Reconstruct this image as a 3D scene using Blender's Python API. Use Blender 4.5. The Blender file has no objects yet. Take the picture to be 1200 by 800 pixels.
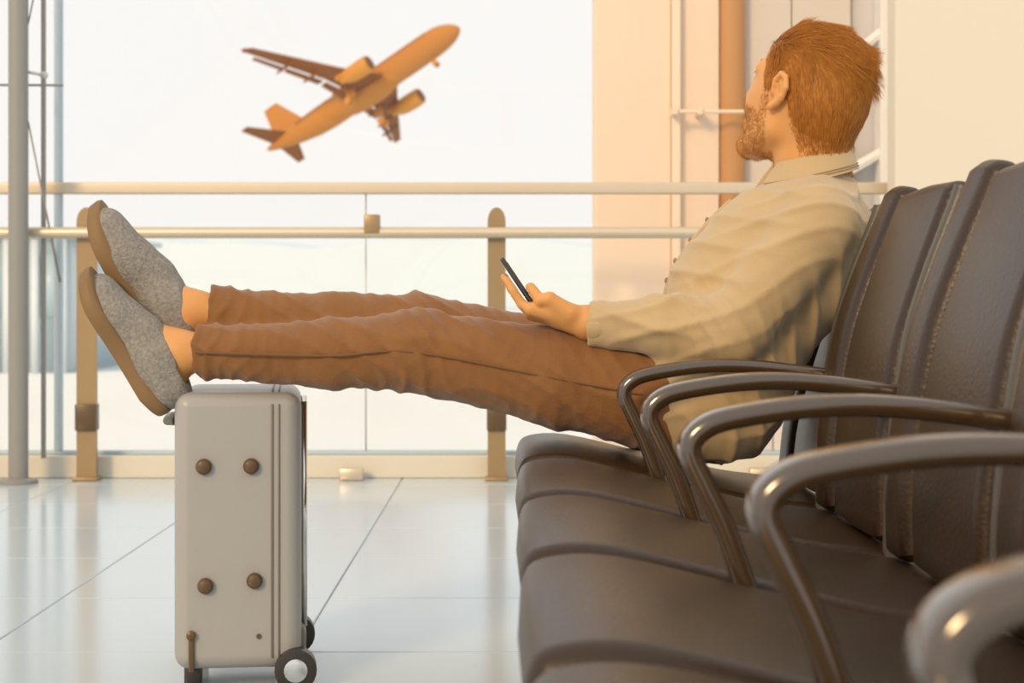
import bpy, bmesh, math, random
import numpy as np
from mathutils import Vector, Matrix

random.seed(7)
rng = np.random.default_rng(7)
SC = bpy.context.scene
COL = SC.collection
FPX, CAMH, HOR = 2050.0, 0.67, 350.0          # focal length in px of a 1200 px frame, eye height, horizon row

# ------------------------------------------------------------------ camera, sky, sun, exposure
cam = bpy.data.cameras.new('camera')
cam.sensor_width = 36.0
cam.lens = FPX / 1200 * 36
cam.shift_y = -(400 - HOR) / 1200
cam.clip_end = 4000
cam.dof.use_dof = True
cam.dof.focus_distance = 2.95
cam.dof.aperture_fstop = 8.0
camo = bpy.data.objects.new('camera', cam)
camo.location = (0, 0, CAMH)
camo.rotation_euler = (math.pi / 2, 0, 0)
COL.objects.link(camo)
SC.camera = camo

world = bpy.data.worlds.new('sky')
SC.world = world
world.use_nodes = True
wb = world.node_tree.nodes['Background']
wb.inputs[0].default_value = (1.0, 0.982, 0.95, 1)
wb.inputs[1].default_value = 1.0

sun = bpy.data.lights.new('sun', 'SUN')
sun.color = (1.0, 0.66, 0.32)
sun.energy = 2.0
sun.angle = math.radians(12)
suno = bpy.data.objects.new('sun', sun)
sd = Vector((0.42, 0.80, -0.42))               # direction the light travels
suno.rotation_euler = sd.to_track_quat('-Z', 'Y').to_euler()
COL.objects.link(suno)

vs = SC.view_settings
vs.view_transform = 'Standard'
vs.look = 'None'
vs.gamma = 1.0
vs.use_curve_mapping = False
vs.exposure = 0.0
SC.cycles.max_bounces = 8
SC.cycles.transparent_max_bounces = 16

# ------------------------------------------------------------------ helpers
def P(x, y, D):
    return np.array([(x - 600) * D / FPX, D, CAMH - (y - HOR) * D / FPX])

def mat(name, color, rough=0.5, metal=0.0, spec=0.5, var=0.0, vscale=8.0, bump=0.0, bscale=60.0, sub=0.0,
        coat=0.0, sheen=0.0, stretch=None, color2=None):
    m = bpy.data.materials.new(name)
    m.use_nodes = True
    nt = m.node_tree
    b = nt.nodes['Principled BSDF']
    b.inputs['Base Color'].default_value = (*color, 1)
    b.inputs['Roughness'].default_value = rough
    b.inputs['Metallic'].default_value = metal
    b.inputs['Specular IOR Level'].default_value = spec
    b.inputs['Coat Weight'].default_value = coat
    b.inputs['Sheen Weight'].default_value = sheen
    if sub:
        b.inputs['Subsurface Weight'].default_value = sub
        b.inputs['Subsurface Radius'].default_value = (0.01, 0.004, 0.002)
    if var or bump:
        tc = nt.nodes.new('ShaderNodeTexCoord')
        src = tc.outputs['Object']
        if stretch:
            mp = nt.nodes.new('ShaderNodeMapping')
            mp.inputs['Scale'].default_value = stretch
            nt.links.new(src, mp.inputs[0])
            src = mp.outputs[0]
    if var:
        n = nt.nodes.new('ShaderNodeTexNoise')
        n.inputs['Scale'].default_value = vscale
        n.inputs['Detail'].default_value = 5
        nt.links.new(src, n.inputs['Vector'])
        mx = nt.nodes.new('ShaderNodeMix')
        mx.data_type = 'RGBA'
        c2 = color2 or tuple(c * (1 - var) for c in color)
        mx.inputs[6].default_value = (*color, 1)
        mx.inputs[7].default_value = (*c2, 1)
        nt.links.new(n.outputs['Fac'], mx.inputs[0])
        nt.links.new(mx.outputs[2], b.inputs['Base Color'])
    if bump:
        n2 = nt.nodes.new('ShaderNodeTexNoise')
        n2.inputs['Scale'].default_value = bscale
        n2.inputs['Detail'].default_value = 4
        nt.links.new(src, n2.inputs['Vector'])
        bp = nt.nodes.new('ShaderNodeBump')
        bp.inputs['Strength'].default_value = bump
        bp.inputs['Distance'].default_value = 0.01
        nt.links.new(n2.outputs['Fac'], bp.inputs['Height'])
        nt.links.new(bp.outputs[0], b.inputs['Normal'])
    return m

def glass_mat(name, tint=(0.995, 0.992, 0.99)):
    m = bpy.data.materials.new(name)
    m.use_nodes = True
    nt = m.node_tree
    nt.nodes.clear()
    out = nt.nodes.new('ShaderNodeOutputMaterial')
    tr = nt.nodes.new('ShaderNodeBsdfTransparent')
    tr.inputs[0].default_value = (*tint, 1)
    gl = nt.nodes.new('ShaderNodeBsdfGlossy')
    gl.inputs['Roughness'].default_value = 0.02
    mx = nt.nodes.new('ShaderNodeMixShader')
    mx.inputs[0].default_value = 0.03
    nt.links.new(tr.outputs[0], mx.inputs[1])
    nt.links.new(gl.outputs[0], mx.inputs[2])
    nt.links.new(mx.outputs[0], out.inputs[0])
    return m

def tag(o, label=None, cat=None, group=None, kind=None):
    if label: o['label'] = label
    if cat: o['category'] = cat
    if group: o['group'] = group
    if kind: o['kind'] = kind
    return o

def empty(name, loc=(0, 0, 0), rot=(0, 0, 0), parent=None):
    o = bpy.data.objects.new(name, None)
    o.empty_display_size = 0.05
    COL.objects.link(o)
    o.location = loc
    o.rotation_euler = rot
    o.parent = parent
    return o

def link(name, me, material, parent=None, smooth=True, loc=None):
    o = bpy.data.objects.new(name, me)
    COL.objects.link(o)
    if me.get('soft_box'):
        wn = o.modifiers.new('normals', 'WEIGHTED_NORMAL')
        wn.keep_sharp = True
    if material is not None and len(me.materials) == 0:
        me.materials.append(material)
    if smooth and hasattr(me, 'polygons'):
        me.polygons.foreach_set('use_smooth', [True] * len(me.polygons))
    o.parent = parent
    if loc is not None:
        o.location = loc
    return o

def mesh_np(name, V, Q):
    me = bpy.data.meshes.new(name)
    V = np.asarray(V, dtype=np.float32)
    Q = np.asarray(Q, dtype=np.int32)
    me.vertices.add(len(V))
    me.vertices.foreach_set('co', V.ravel())
    me.loops.add(Q.size)
    me.loops.foreach_set('vertex_index', Q.ravel())
    me.polygons.add(len(Q))
    me.polygons.foreach_set('loop_start', np.arange(len(Q), dtype=np.int32) * Q.shape[1])
    me.update(calc_edges=True)
    me.validate()
    return me

def bm_mesh(name, bm, sharp=0.6):
    bmesh.ops.recalc_face_normals(bm, faces=bm.faces)
    for e in bm.edges:
        if len(e.link_faces) == 2 and e.calc_face_angle(0) > sharp:
            e.smooth = False
    me = bpy.data.meshes.new(name)
    bm.to_mesh(me)
    bm.free()
    return me

def add_box(bm, lo, hi, bev=0.0, seg=2):
    lo, hi = Vector(lo), Vector(hi)
    c = (lo + hi) / 2
    s = hi - lo
    r = bmesh.ops.create_cube(bm, size=1.0, matrix=Matrix.Translation(c) @ Matrix.Diagonal((s.x, s.y, s.z, 1)))
    if bev:
        es = list({e for v in r['verts'] for e in v.link_edges})
        bmesh.ops.bevel(bm, geom=es, offset=bev, segments=seg, affect='EDGES', profile=0.5)

def box(name, lo, hi, m, parent=None, bev=0.0, seg=2):
    bm = bmesh.new()
    add_box(bm, lo, hi, bev, seg)
    me = bm_mesh(name, bm, 1.0 if bev else 0.6)
    if bev: me['soft_box'] = 1
    return link(name, me, m, parent)

def add_tube(bm, pts, rad, n=12, cap=True, flat=None):
    """sweep a circle (or an ellipse: flat=(half width, half height)) along pts"""
    pts = [Vector(p) for p in pts]
    if not isinstance(rad, (list, tuple)): rad = [rad] * len(pts)
    rings = []
    prev = None
    for i, p in enumerate(pts):
        t = (pts[min(i + 1, len(pts) - 1)] - pts[max(i - 1, 0)]).normalized()
        if prev is None:
            a = Vector((0, 1, 0)) if abs(t.y) < 0.9 else Vector((1, 0, 0))
        else:
            a = prev
        a = (a - t * a.dot(t)).normalized()
        prev = a
        b = t.cross(a)
        ring = []
        for k in range(n):
            w = 2 * math.pi * k / n
            cw, sw = math.cos(w), math.sin(w)
            if flat:
                e = 0.55
                ca = math.copysign(abs(cw) ** e, cw) * flat[0]
                sa = math.copysign(abs(sw) ** e, sw) * flat[1]
            else:
                ca, sa = cw * rad[i], sw * rad[i]
            ring.append(bm.verts.new(p + a * ca + b * sa))
        rings.append(ring)
    for r0, r1 in zip(rings, rings[1:]):
        for k in range(n):
            bm.faces.new((r0[k], r0[(k + 1) % n], r1[(k + 1) % n], r1[k]))
    if cap:
        bm.faces.new(rings[0][::-1])
        bm.faces.new(rings[-1])

def tube(name, pts, rad, m, parent=None, n=12, flat=None):
    bm = bmesh.new()
    add_tube(bm, pts, rad, n, True, flat)
    return link(name, bm_mesh(name, bm, 0.9), m, parent)

def spline(pts, n):
    """Catmull-Rom through pts"""
    pts = [np.array(p, float) for p in pts]
    pts = [2 * pts[0] - pts[1]] + pts + [2 * pts[-1] - pts[-2]]
    out = []
    for i in range(1, len(pts) - 2):
        for k in range(n):
            t = k / n
            a, b, c, d = pts[i - 1:i + 3]
            out.append(0.5 * (2 * b + (c - a) * t + (2 * a - 5 * b + 4 * c - d) * t * t + (3 * b - a - 3 * c + d) * t ** 3))
    out.append(pts[-2])
    return out

def add_lathe(bm, prof, axis='Z', n=24, origin=(0, 0, 0)):
    """prof: (along, radius)"""
    o = Vector(origin)
    rings = []
    for a, r in prof:
        ring = []
        for k in range(n):
            w = 2 * math.pi * k / n
            c, s = r * math.cos(w), r * math.sin(w)
            v = {'X': (a, c, s), 'Y': (s, a, c), 'Z': (c, s, a)}[axis]
            ring.append(bm.verts.new(o + Vector(v)))
        rings.append(ring)
    for r0, r1 in zip(rings, rings[1:]):
        for k in range(n):
            bm.faces.new((r0[k], r0[(k + 1) % n], r1[(k + 1) % n], r1[k]))
    bm.faces.new(rings[0][::-1])
    bm.faces.new(rings[-1])

def lathe(name, prof, axis, m, parent=None, n=24, origin=(0, 0, 0), sharp=0.6):
    bm = bmesh.new()
    add_lathe(bm, prof, axis, n, origin)
    return link(name, bm_mesh(name, bm, sharp), m, parent)

def profile_pad(name, prof, y0, y1, r, m, parent=None, seg=5):
    """closed XZ profile extruded along Y, its two ends rounded with radius r"""
    p = np.array(spline(list(prof) + [prof[0]], 4)[:-1])
    t = np.roll(p, -1, 0) - np.roll(p, 1, 0)
    t /= np.linalg.norm(t, axis=1)[:, None] + 1e-9
    nrm = np.stack([t[:, 1], -t[:, 0]], 1)
    area = 0.5 * np.sum(p[:, 0] * np.roll(p[:, 1], -1) - np.roll(p[:, 0], -1) * p[:, 1])
    if area < 0: nrm = -nrm
    secs = []
    for k in range(seg + 1):
        w = math.pi / 2 * k / seg
        secs.append((y0 + r * (1 - math.sin(w)), r * (1 - math.cos(w))))
    secs = secs[::-1]
    ins = [(y0 + r - r * math.sin(math.pi / 2 * (1 - k / seg)), r * (1 - math.cos(math.pi / 2 * (1 - k / seg)))) for k in range(seg + 1)]
    full = ins + [((y0 + y1) / 2, -0.003)] + [(y0 + y1 - y, i) for y, i in ins[::-1]]
    bm = bmesh.new()
    rings = []
    for y, i in full:
        q = p - nrm * i
        rings.append([bm.verts.new((a, y, b)) for a, b in q])
    n = len(p)
    for r0, r1 in zip(rings, rings[1:]):
        for k in range(n):
            bm.faces.new((r0[k], r0[(k + 1) % n], r1[(k + 1) % n], r1[k]))
    bm.faces.new(rings[0][::-1])
    bm.faces.new(rings[-1])
    return link(name, bm_mesh(name, bm, 1.2), m, parent)

# ---- implicit surfaces: smooth unions of tapered limbs, turned into one continuous mesh
class Field:
    def __init__(s, lo, hi, h):
        s.lo = np.array(lo, float)
        s.h = h
        s.n = np.ceil((np.array(hi) - s.lo) / h).astype(int) + 1
        s.F = np.full(s.n, 9.0, np.float32)

    def win(s, lo, hi):
        a = np.maximum(np.floor((np.array(lo) - s.lo) / s.h).astype(int), 0)
        b = np.minimum(np.ceil((np.array(hi) - s.lo) / s.h).astype(int) + 1, s.n)
        g = [(s.lo[i] + s.h * np.arange(a[i], b[i])).astype(np.float32) for i in range(3)]
        X = g[0][:, None, None]; Y = g[1][None, :, None]; Z = g[2][None, None, :]
        return tuple(slice(a[i], b[i]) for i in range(3)), X, Y, Z

    def put(s, sl, d, k, op='add'):
        A = s.F[sl]
        if op == 'add':
            if k > 0:
                hh = np.clip(0.5 + 0.5 * (A - d) / k, 0, 1)
                s.F[sl] = A + (d - A) * hh - k * hh * (1 - hh)
            else:
                s.F[sl] = np.minimum(A, d)
        else:
            hh = np.clip(0.5 - 0.5 * (A + d) / max(k, 1e-5), 0, 1)
            s.F[sl] = A + (-d - A) * hh + k * hh * (1 - hh)

    def cone(s, a, b, r1, r2, k=0.02, op='add', clip=None):
        a = np.array(a, float); b = np.array(b, float)
        r = max(r1, r2) + k + 4 * s.h
        sl, X, Y, Z = s.win(np.minimum(a, b) - r, np.maximum(a, b) + r)
        ba = b - a
        L = max(ba @ ba, 1e-9)
        t = np.clip(((X - a[0]) * ba[0] + (Y - a[1]) * ba[1] + (Z - a[2]) * ba[2]) / L, 0, 1)
        d = np.sqrt((X - a[0] - t * ba[0]) ** 2 + (Y - a[1] - t * ba[1]) ** 2 + (Z - a[2] - t * ba[2]) ** 2) - (r1 + (r2 - r1) * t)
        if clip is not None:
            for c, n in clip:
                c = np.array(c, float); n = np.array(n, float); n = n / np.linalg.norm(n)
                d = np.maximum(d, (X - c[0]) * n[0] + (Y - c[1]) * n[1] + (Z - c[2]) * n[2])
        s.put(sl, d, k, op)

    def ell(s, c, R, rad, k=0.02, op='add'):
        c = np.array(c, float)
        R = np.array(R, float)                      # rows: the ellipsoid's axes
        r = max(rad) + k + 4 * s.h
        sl, X, Y, Z = s.win(c - r, c + r)
        u = [((X - c[0]) * R[i][0] + (Y - c[1]) * R[i][1] + (Z - c[2]) * R[i][2]) for i in range(3)]
        k0 = np.sqrt(sum((u[i] / rad[i]) ** 2 for i in range(3)))
        k1 = np.sqrt(sum((u[i] / rad[i] ** 2) ** 2 for i in range(3))) + 1e-6
        s.put(sl, k0 * (k0 - 1) / k1, k, op)

    def chain(s, pts, rads, k=0.02, clip=None):
        for i in range(len(pts) - 1):
            s.cone(pts[i], pts[i + 1], rads[i], rads[i + 1], k, clip=clip)

    def mesh(s):
        F, h = s.F, s.h
        S = F < 0
        cnt = np.zeros(np.array(S.shape) - 1, np.uint8)
        for i in (0, 1):
            for j in (0, 1):
                for k in (0, 1):
                    cnt += S[i:S.shape[0] - 1 + i, j:S.shape[1] - 1 + j, k:S.shape[2] - 1 + k]
        act = (cnt > 0) & (cnt < 8)
        idx = np.argwhere(act)
        acc = np.zeros((len(idx), 3)); num = np.zeros(len(idx))
        corners = [(i, j, k) for i in (0, 1) for j in (0, 1) for k in (0, 1)]
        val = {c: F[idx[:, 0] + c[0], idx[:, 1] + c[1], idx[:, 2] + c[2]].astype(float) for c in corners}
        for c in corners:
            for ax in range(3):
                if c[ax] == 0:
                    e = list(c); e[ax] = 1; e = tuple(e)
                    f0, f1 = val[c], val[e]
                    m = (f0 < 0) != (f1 < 0)
                    t = np.where(m, f0 / np.where(m, f0 - f1, 1), 0)
                    pt = np.tile(np.array(c, float), (len(idx), 1))
                    pt[:, ax] = t
                    acc += pt * m[:, None]; num += m
        V = s.lo + h * (idx + acc / num[:, None])
        ids = np.full(act.shape, -1, np.int32)
        ids[act] = np.arange(len(idx))
        Q = []
        for ax in range(3):
            b, c = (ax + 1) % 3, (ax + 2) % 3
            sl0 = [slice(None)] * 3; sl1 = [slice(None)] * 3
            sl0[ax] = slice(0, -1); sl1[ax] = slice(1, None)
            A, B = S[tuple(sl0)], S[tuple(sl1)]
            e = np.argwhere(A != B)
            ok = (e[:, b] > 0) & (e[:, c] > 0) & (e[:, b] < act.shape[b]) & (e[:, c] < act.shape[c])
            e = e[ok]
            inside = A[e[:, 0], e[:, 1], e[:, 2]]
            def cell(db, dc):
                q = e.copy(); q[:, b] += db; q[:, c] += dc
                return ids[q[:, 0], q[:, 1], q[:, 2]]
            q = np.stack([cell(-1, -1), cell(0, -1), cell(0, 0), cell(-1, 0)], 1)
            q[~inside] = q[~inside][:, ::-1]
            Q.append(q)
        Q = np.concatenate(Q)
        return V, Q[(Q >= 0).all(1)]

def vnormals(V, Q):
    n = np.cross(V[Q[:, 2]] - V[Q[:, 0]], V[Q[:, 3]] - V[Q[:, 1]])
    N = np.zeros_like(V)
    for k in range(4):
        np.add.at(N, Q[:, k], n)
    return N / (np.linalg.norm(N, axis=1)[:, None] + 1e-12)

def smooth_verts(V, Q, it=2):
    for _ in range(it):
        A = np.zeros_like(V); c = np.zeros(len(V))
        for k in range(4):
            np.add.at(A, Q[:, k], V[Q[:, (k + 1) % 4]]); np.add.at(A, Q[:, k], V[Q[:, (k + 3) % 4]])
            np.add.at(c, Q[:, k], 2)
        V = 0.5 * V + 0.5 * A / np.maximum(c, 1)[:, None]
    return V

# ------------------------------------------------------------------ materials
M = {}
M['tile'] = mat('floor_tile', (0.50, 0.60, 0.66), 0.16, spec=0.6, var=0.07, vscale=2.0)
M['grout'] = mat('grout', (0.50, 0.55, 0.57), 0.7)
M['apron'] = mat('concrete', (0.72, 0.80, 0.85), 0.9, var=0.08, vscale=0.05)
M['hill'] = mat('hazy_land', (0.72, 0.82, 0.88), 1.0, var=0.05, vscale=0.01)  # distance haze mixed into the land's base colour
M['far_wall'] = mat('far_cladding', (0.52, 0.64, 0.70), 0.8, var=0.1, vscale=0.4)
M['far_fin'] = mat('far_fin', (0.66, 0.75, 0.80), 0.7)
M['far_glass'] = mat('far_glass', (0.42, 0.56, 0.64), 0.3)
M['glass'] = glass_mat('clear_glass')
M['alu'] = mat('grey_aluminium', (0.62, 0.62, 0.60), 0.4, metal=0.4, var=0.06, vscale=4)
M['column'] = mat('grey_painted_steel', (0.27, 0.265, 0.25), 0.5, var=0.06, vscale=6)
M['rod'] = mat('dull_steel', (0.30, 0.285, 0.26), 0.45, metal=0.3)
M['blue_alu'] = mat('bluish_aluminium', (0.42, 0.54, 0.62), 0.4, metal=0.2)
M['rail'] = mat('brushed_steel_rail', (0.66, 0.56, 0.42), 0.35, metal=0.5, var=0.08, vscale=10)
M['post'] = mat('bronzed_post', (0.34, 0.235, 0.12), 0.4, metal=0.3, var=0.08, vscale=10)
M['sill'] = mat('beige_sill', (0.66, 0.62, 0.52), 0.5, var=0.06, vscale=5)
M['peach'] = mat('peach_plaster', (0.86, 0.69, 0.53), 0.7, var=0.05, vscale=2)
M['peach_light'] = mat('pale_peach_trim', (0.86, 0.72, 0.55), 0.5)
M['copper'] = mat('copper_brown_cladding', (0.58, 0.29, 0.10), 0.6, spec=0.3, var=0.12, vscale=3, stretch=(6, 6, 0.4))
M['greige'] = mat('pale_grey_panel', (0.70, 0.64, 0.58), 0.6, var=0.04, vscale=2)
M['white'] = mat('white_paint', (0.86, 0.86, 0.85), 0.4)
M['greypane'] = mat('pale_grey_board', (0.62, 0.61, 0.61), 0.5)
M['cream'] = mat('cream_plaster', (0.68, 0.625, 0.52), 0.8, var=0.03, vscale=1.5)
M['leather'] = mat('dark_brown_leather', (0.040, 0.020, 0.007), 0.36, spec=0.45, var=0.35, vscale=9, bump=0.12, bscale=160)
M['leather_grey'] = mat('dark_grey_vinyl', (0.085, 0.075, 0.06), 0.36, spec=0.5, bump=0.08, bscale=200)
M['arm'] = mat('gloss_dark_armrest', (0.055, 0.032, 0.012), 0.15, spec=0.9, coat=0.6)
M['chrome'] = mat('polished_metal', (0.72, 0.70, 0.66), 0.18, metal=1.0)
M['skin'] = mat('skin', (0.70, 0.35, 0.12), 0.5, spec=0.3, sub=0.10, var=0.12, vscale=30, bump=0.05, bscale=300)
M['hair'] = mat('auburn_hair', (0.34, 0.115, 0.014), 0.42, spec=0.3, var=0.4, vscale=90, color2=(0.52, 0.225, 0.03))
M['beard'] = mat('ginger_beard', (0.52, 0.23, 0.045), 0.55, spec=0.2, var=0.3, vscale=60)
M['shirt'] = mat('khaki_shirt', (0.51, 0.375, 0.20), 0.85, sheen=0.3, var=0.12, vscale=14, bump=0.10, bscale=300)
M['stitch'] = mat('tan_stitching', (0.30, 0.20, 0.09), 0.8)
M['jeans'] = mat('rust_brown_denim', (0.26, 0.115, 0.030), 0.85, sheen=0.25, var=0.35, vscale=16, bump=0.15, bscale=260,
                 color2=(0.17, 0.07, 0.018))
M['denim_seam'] = mat('denim_seam', (0.16, 0.075, 0.03), 0.85)
M['sneaker'] = mat('speckled_grey_knit', (0.42, 0.40, 0.36), 0.9, var=0.7, vscale=160, bump=0.5, bscale=260, color2=(0.12, 0.105, 0.09))
M['sole'] = mat('brown_rubber_sole', (0.22, 0.13, 0.05), 0.6, var=0.15, vscale=30)
M['lace'] = mat('pale_lace', (0.52, 0.48, 0.42), 0.8)
M['case'] = mat('silver_grey_shell', (0.36, 0.355, 0.34), 0.38, spec=0.5, var=0.06, vscale=5, bump=0.03, bscale=120)
M['case_dark'] = mat('case_trim', (0.16, 0.145, 0.12), 0.45)
M['stud'] = mat('dark_brown_stud', (0.10, 0.06, 0.025), 0.35)
M['black'] = mat('black_plastic', (0.025, 0.022, 0.02), 0.4)
M['phone'] = mat('dark_phone', (0.03, 0.027, 0.025), 0.2, spec=0.7)
M['screen'] = mat('phone_glass', (0.02, 0.02, 0.025), 0.05, spec=0.8)
M['plane'] = mat('flare_tinted_aircraft', (0.52, 0.21, 0.03), 0.6, spec=0.2, var=0.08, vscale=0.3)  # orange flare and sunset tint put into the aircraft's base colour
M['plane_dark'] = mat('flare_tinted_wing_shade', (0.25, 0.085, 0.012), 0.6, spec=0.2, var=0.1, vscale=0.3)  # same warm tint, darkened to paint in the shaded underside
M['plane_engine'] = mat('flare_tinted_nacelle', (0.58, 0.25, 0.025), 0.5, spec=0.3)  # engine colour also carries the orange flare tint
M['plane_black'] = mat('dark_intake', (0.20, 0.08, 0.015), 0.6, spec=0.2)
M['eye_white'] = mat('eye_white', (0.8, 0.78, 0.74), 0.2)
M['iris'] = mat('iris', (0.12, 0.2, 0.22), 0.2)

# ------------------------------------------------------------------ the setting
floor = box('floor', (-4.01, -1.48, -0.06), (3.19, 6.92, -0.006), M['grout'])
tag(floor, kind='structure')
bm = bmesh.new()
add_box(bm, (-0.2985, -0.2985, -0.02), (0.2985, 0.2985, 0.0), 0.002, 1)
tile_me = bm_mesh('tile', bm)
tile_me.materials.append(M['tile'])
for i in range(12):
    for j in range(14):
        o = bpy.data.objects.new('tile', tile_me)
        COL.objects.link(o)
        o.location = (-4.01 + 0.3 + 0.6 * i, -1.48 + 0.3 + 0.6 * j, random.uniform(-0.0006, 0))
        o.parent = floor

YW = 6.62                                    # plane of the glazed wall
def px(x, D): return (x - 600) * D / FPX
def pz(y, D): return CAMH - (y - HOR) * D / FPX
XR = px(1048, YW)
base = box('baseboard_back', (-4.0, 6.54, 0.0), (XR + 0.4, 6.70, 0.082), M['sill'], bev=0.004)
tag(base, kind='structure')
win = empty('window_1', (0, 0, 0))
tag(win, kind='structure')
ZT0, ZT1 = pz(227.5, YW), pz(214, YW)
box('bottom_rail', (-4.0, YW - 0.02, 0.082), (XR + 0.4, YW + 0.03, 0.096), M['blue_alu'], win, 0.003)
box('transom', (-4.0, YW - 0.03, ZT0), (XR + 0.4, YW + 0.03, ZT1), M['rail'], win, 0.006)
xm0, xm1 = px(64.5, YW), px(71.5, YW)
box('mullion', (xm0, YW - 0.02, 0.096), (xm1, YW + 0.04, 4.6), M['blue_alu'], win, 0.004)
xs = [-4.0, xm0 - 0.002, xm1 + 0.002, px(428.5, YW), XR + 0.4]
for k, (a, b) in enumerate([(-4.0, xm0), (xm1, px(428, YW)), (px(429.5, YW), px(905, YW)), (px(906.5, YW), XR + 0.4)]):
    box('lower_pane', (a, YW - 0.006, 0.096), (b, YW + 0.006, ZT0), M['glass'], win)
for a, b in [(-4.0, xm0), (xm1, XR + 0.4)]:
    box('upper_pane', (a, YW - 0.006, ZT1), (b, YW + 0.006, 4.6), M['glass'], win)
box('joint_seal', (px(428, YW), YW - 0.008, 0.096), (px(429.5, YW), YW + 0.008, ZT0), M['alu'], win)
box('joint_seal', (px(905, YW), YW - 0.008, 0.096), (px(906.5, YW), YW + 0.008, ZT0), M['alu'], win)

# walls seen through the right end of the glazing
YB = 7.3
def xb(x): return px(x, YB)
w = empty('wall_back', (0, 0, 0)); tag(w, kind='structure')
box('panel', (xb(697), YB, -0.06), (xb(787), YB + 0.25, 4.6), M['peach'], w, 0.01)
box('strip', (xb(787), YB - 0.03, -0.06), (xb(797), YB + 0.2, 4.6), M['peach_light'], w, 0.004)
box('panel', (xb(797), YB + 0.02, -0.06), (xb(844), YB + 0.25, 4.6), M['peach'], w, 0.01)
bm = bmesh.new()
add_lathe(bm, [(-0.06, 0.057), (4.6, 0.057)], 'Z', 32, ((xb(844) + xb(875)) / 2, YB + 0.06, 0))
link('pilaster', bm_mesh('pilaster', bm), M['copper'], w)
box('panel', (xb(875), YB + 0.10, -0.06), (xb(932), YB + 0.25, 4.6), M['greige'], w, 0.006)
box('panel', (xb(933), YB + 0.105, -0.06), (xb(1003), YB + 0.25, 4.6), M['greige'], w, 0.006)
tube('tie_rod', [(xb(787), YB - 0.08, pz(133, YB)), (xb(880), YB - 0.08, pz(133, YB))], 0.008, M['peach_light'], w)
for xx in (789, 818):
    box('rod_clamp', (xb(xx) - 0.012, YB - 0.10, pz(137, YB)), (xb(xx) + 0.012, YB + 0.03, pz(128, YB)), M['peach'], w, 0.003)
# white framed window at the far right
w2 = empty('window_2', (0, 0, 0)); tag(w2, kind='structure')
box('window_board', (xb(1003), YB + 0.13, -0.06), (xb(1075), YB + 0.2, 4.6), M['greypane'], w2)
box('mullion', (xb(1031), YB - 0.02, -0.06), (xb(1050), YB + 0.12, 4.6), M['white'], w2, 0.006)
def brace(x0, y0, x1, y1, r):
    bm = bmesh.new()
    a, b = Vector((xb(x0), YB + 0.05, pz(y0, YB))), Vector((xb(x1), YB + 0.05, pz(y1, YB)))
    add_tube(bm, [a, b], r, 8, True, (0.05, r))
    link('diagonal_brace', bm_mesh('brace', bm, 0.5), M['white'], w2)
brace(1003, 62, 1052, 22, 0.022)
brace(985, 206, 1052, 168, 0.022)
brace(985, -92, 1052, -130, 0.022)
box('crossbar', (xb(1003), YB + 0.02, pz(100, YB)), (xb(1050), YB + 0.12, pz(95, YB)), M['white'], w2, 0.003)
# cream wall nearer the camera
YC = 6.35
wr = box('wall_right', (px(1049, YC), YC, 0.0), (3.9, YC + 0.14, 4.6), M['cream'], bev=0.012)
tag(wr, kind='structure')

# ------------------------------------------------------------------ steel column by the glass
YK = 6.36
def kx(x): return px(x, YK)
colm = empty('steel_column', (kx(21.5), YK, 0))
tag(colm, 'tall grey steel column with stay rods at the left end of the glass wall', 'column')
def col_part(name, bm, m):
    bmesh.ops.translate(bm, verts=bm.verts, vec=(-kx(21.5), -YK, 0))
    return link(name, bm_mesh(name, bm, 0.7), m, colm)
bm = bmesh.new(); add_lathe(bm, [(0.0, 0.0357), (4.6, 0.0357)], 'Z', 28, (kx(21.5), YK, 0)); col_part('shaft', bm, M['column'])
bm = bmesh.new(); add_lathe(bm, [(0, 0.07), (0.012, 0.07), (0.02, 0.04)], 'Z', 28, (kx(21.5), YK, 0)); col_part('base_plate', bm, M['column'])
XT = px(51, YK + .1); bm = bmesh.new(); add_tube(bm, [(XT, YK + 0.1, 0.082), (XT, YK + 0.1, 4.6)], 0.0092, 10); col_part('tie_rod', bm, M['rod'])
zz = pz(96, YK)
bm = bmesh.new(); add_tube(bm, [(kx(-250), YK + 0.06, zz), (kx(66), YK + 0.1, zz)], 0.0045, 8); col_part('cross_rod', bm, M['rod'])
bm = bmesh.new(); add_tube(bm, [(kx(33), YK + 0.02, pz(84, YK)), (XT, YK + 0.1, pz(88, YK + .1))], 0.006, 8); col_part('bracket_arm', bm, M['alu'])
bm = bmesh.new(); bmesh.ops.create_icosphere(bm, subdivisions=3, radius=0.016, matrix=Matrix.Translation((XT + .001, YK + 0.1, pz(88, YK + .1)))); col_part('bracket_boss', bm, M['alu'])
for y0, y1, x1 in ((142, 330, 62), (28, -160, 62)):
    bm = bmesh.new()
    a = Vector((kx(33), YK, pz(y0, YK))); b = Vector((kx(x1), YK + 0.1, pz(y1, YK)))
    add_tube(bm, [a, b], [0.003, 0.0045], 8); col_part('stay', bm, M['rod'])

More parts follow.
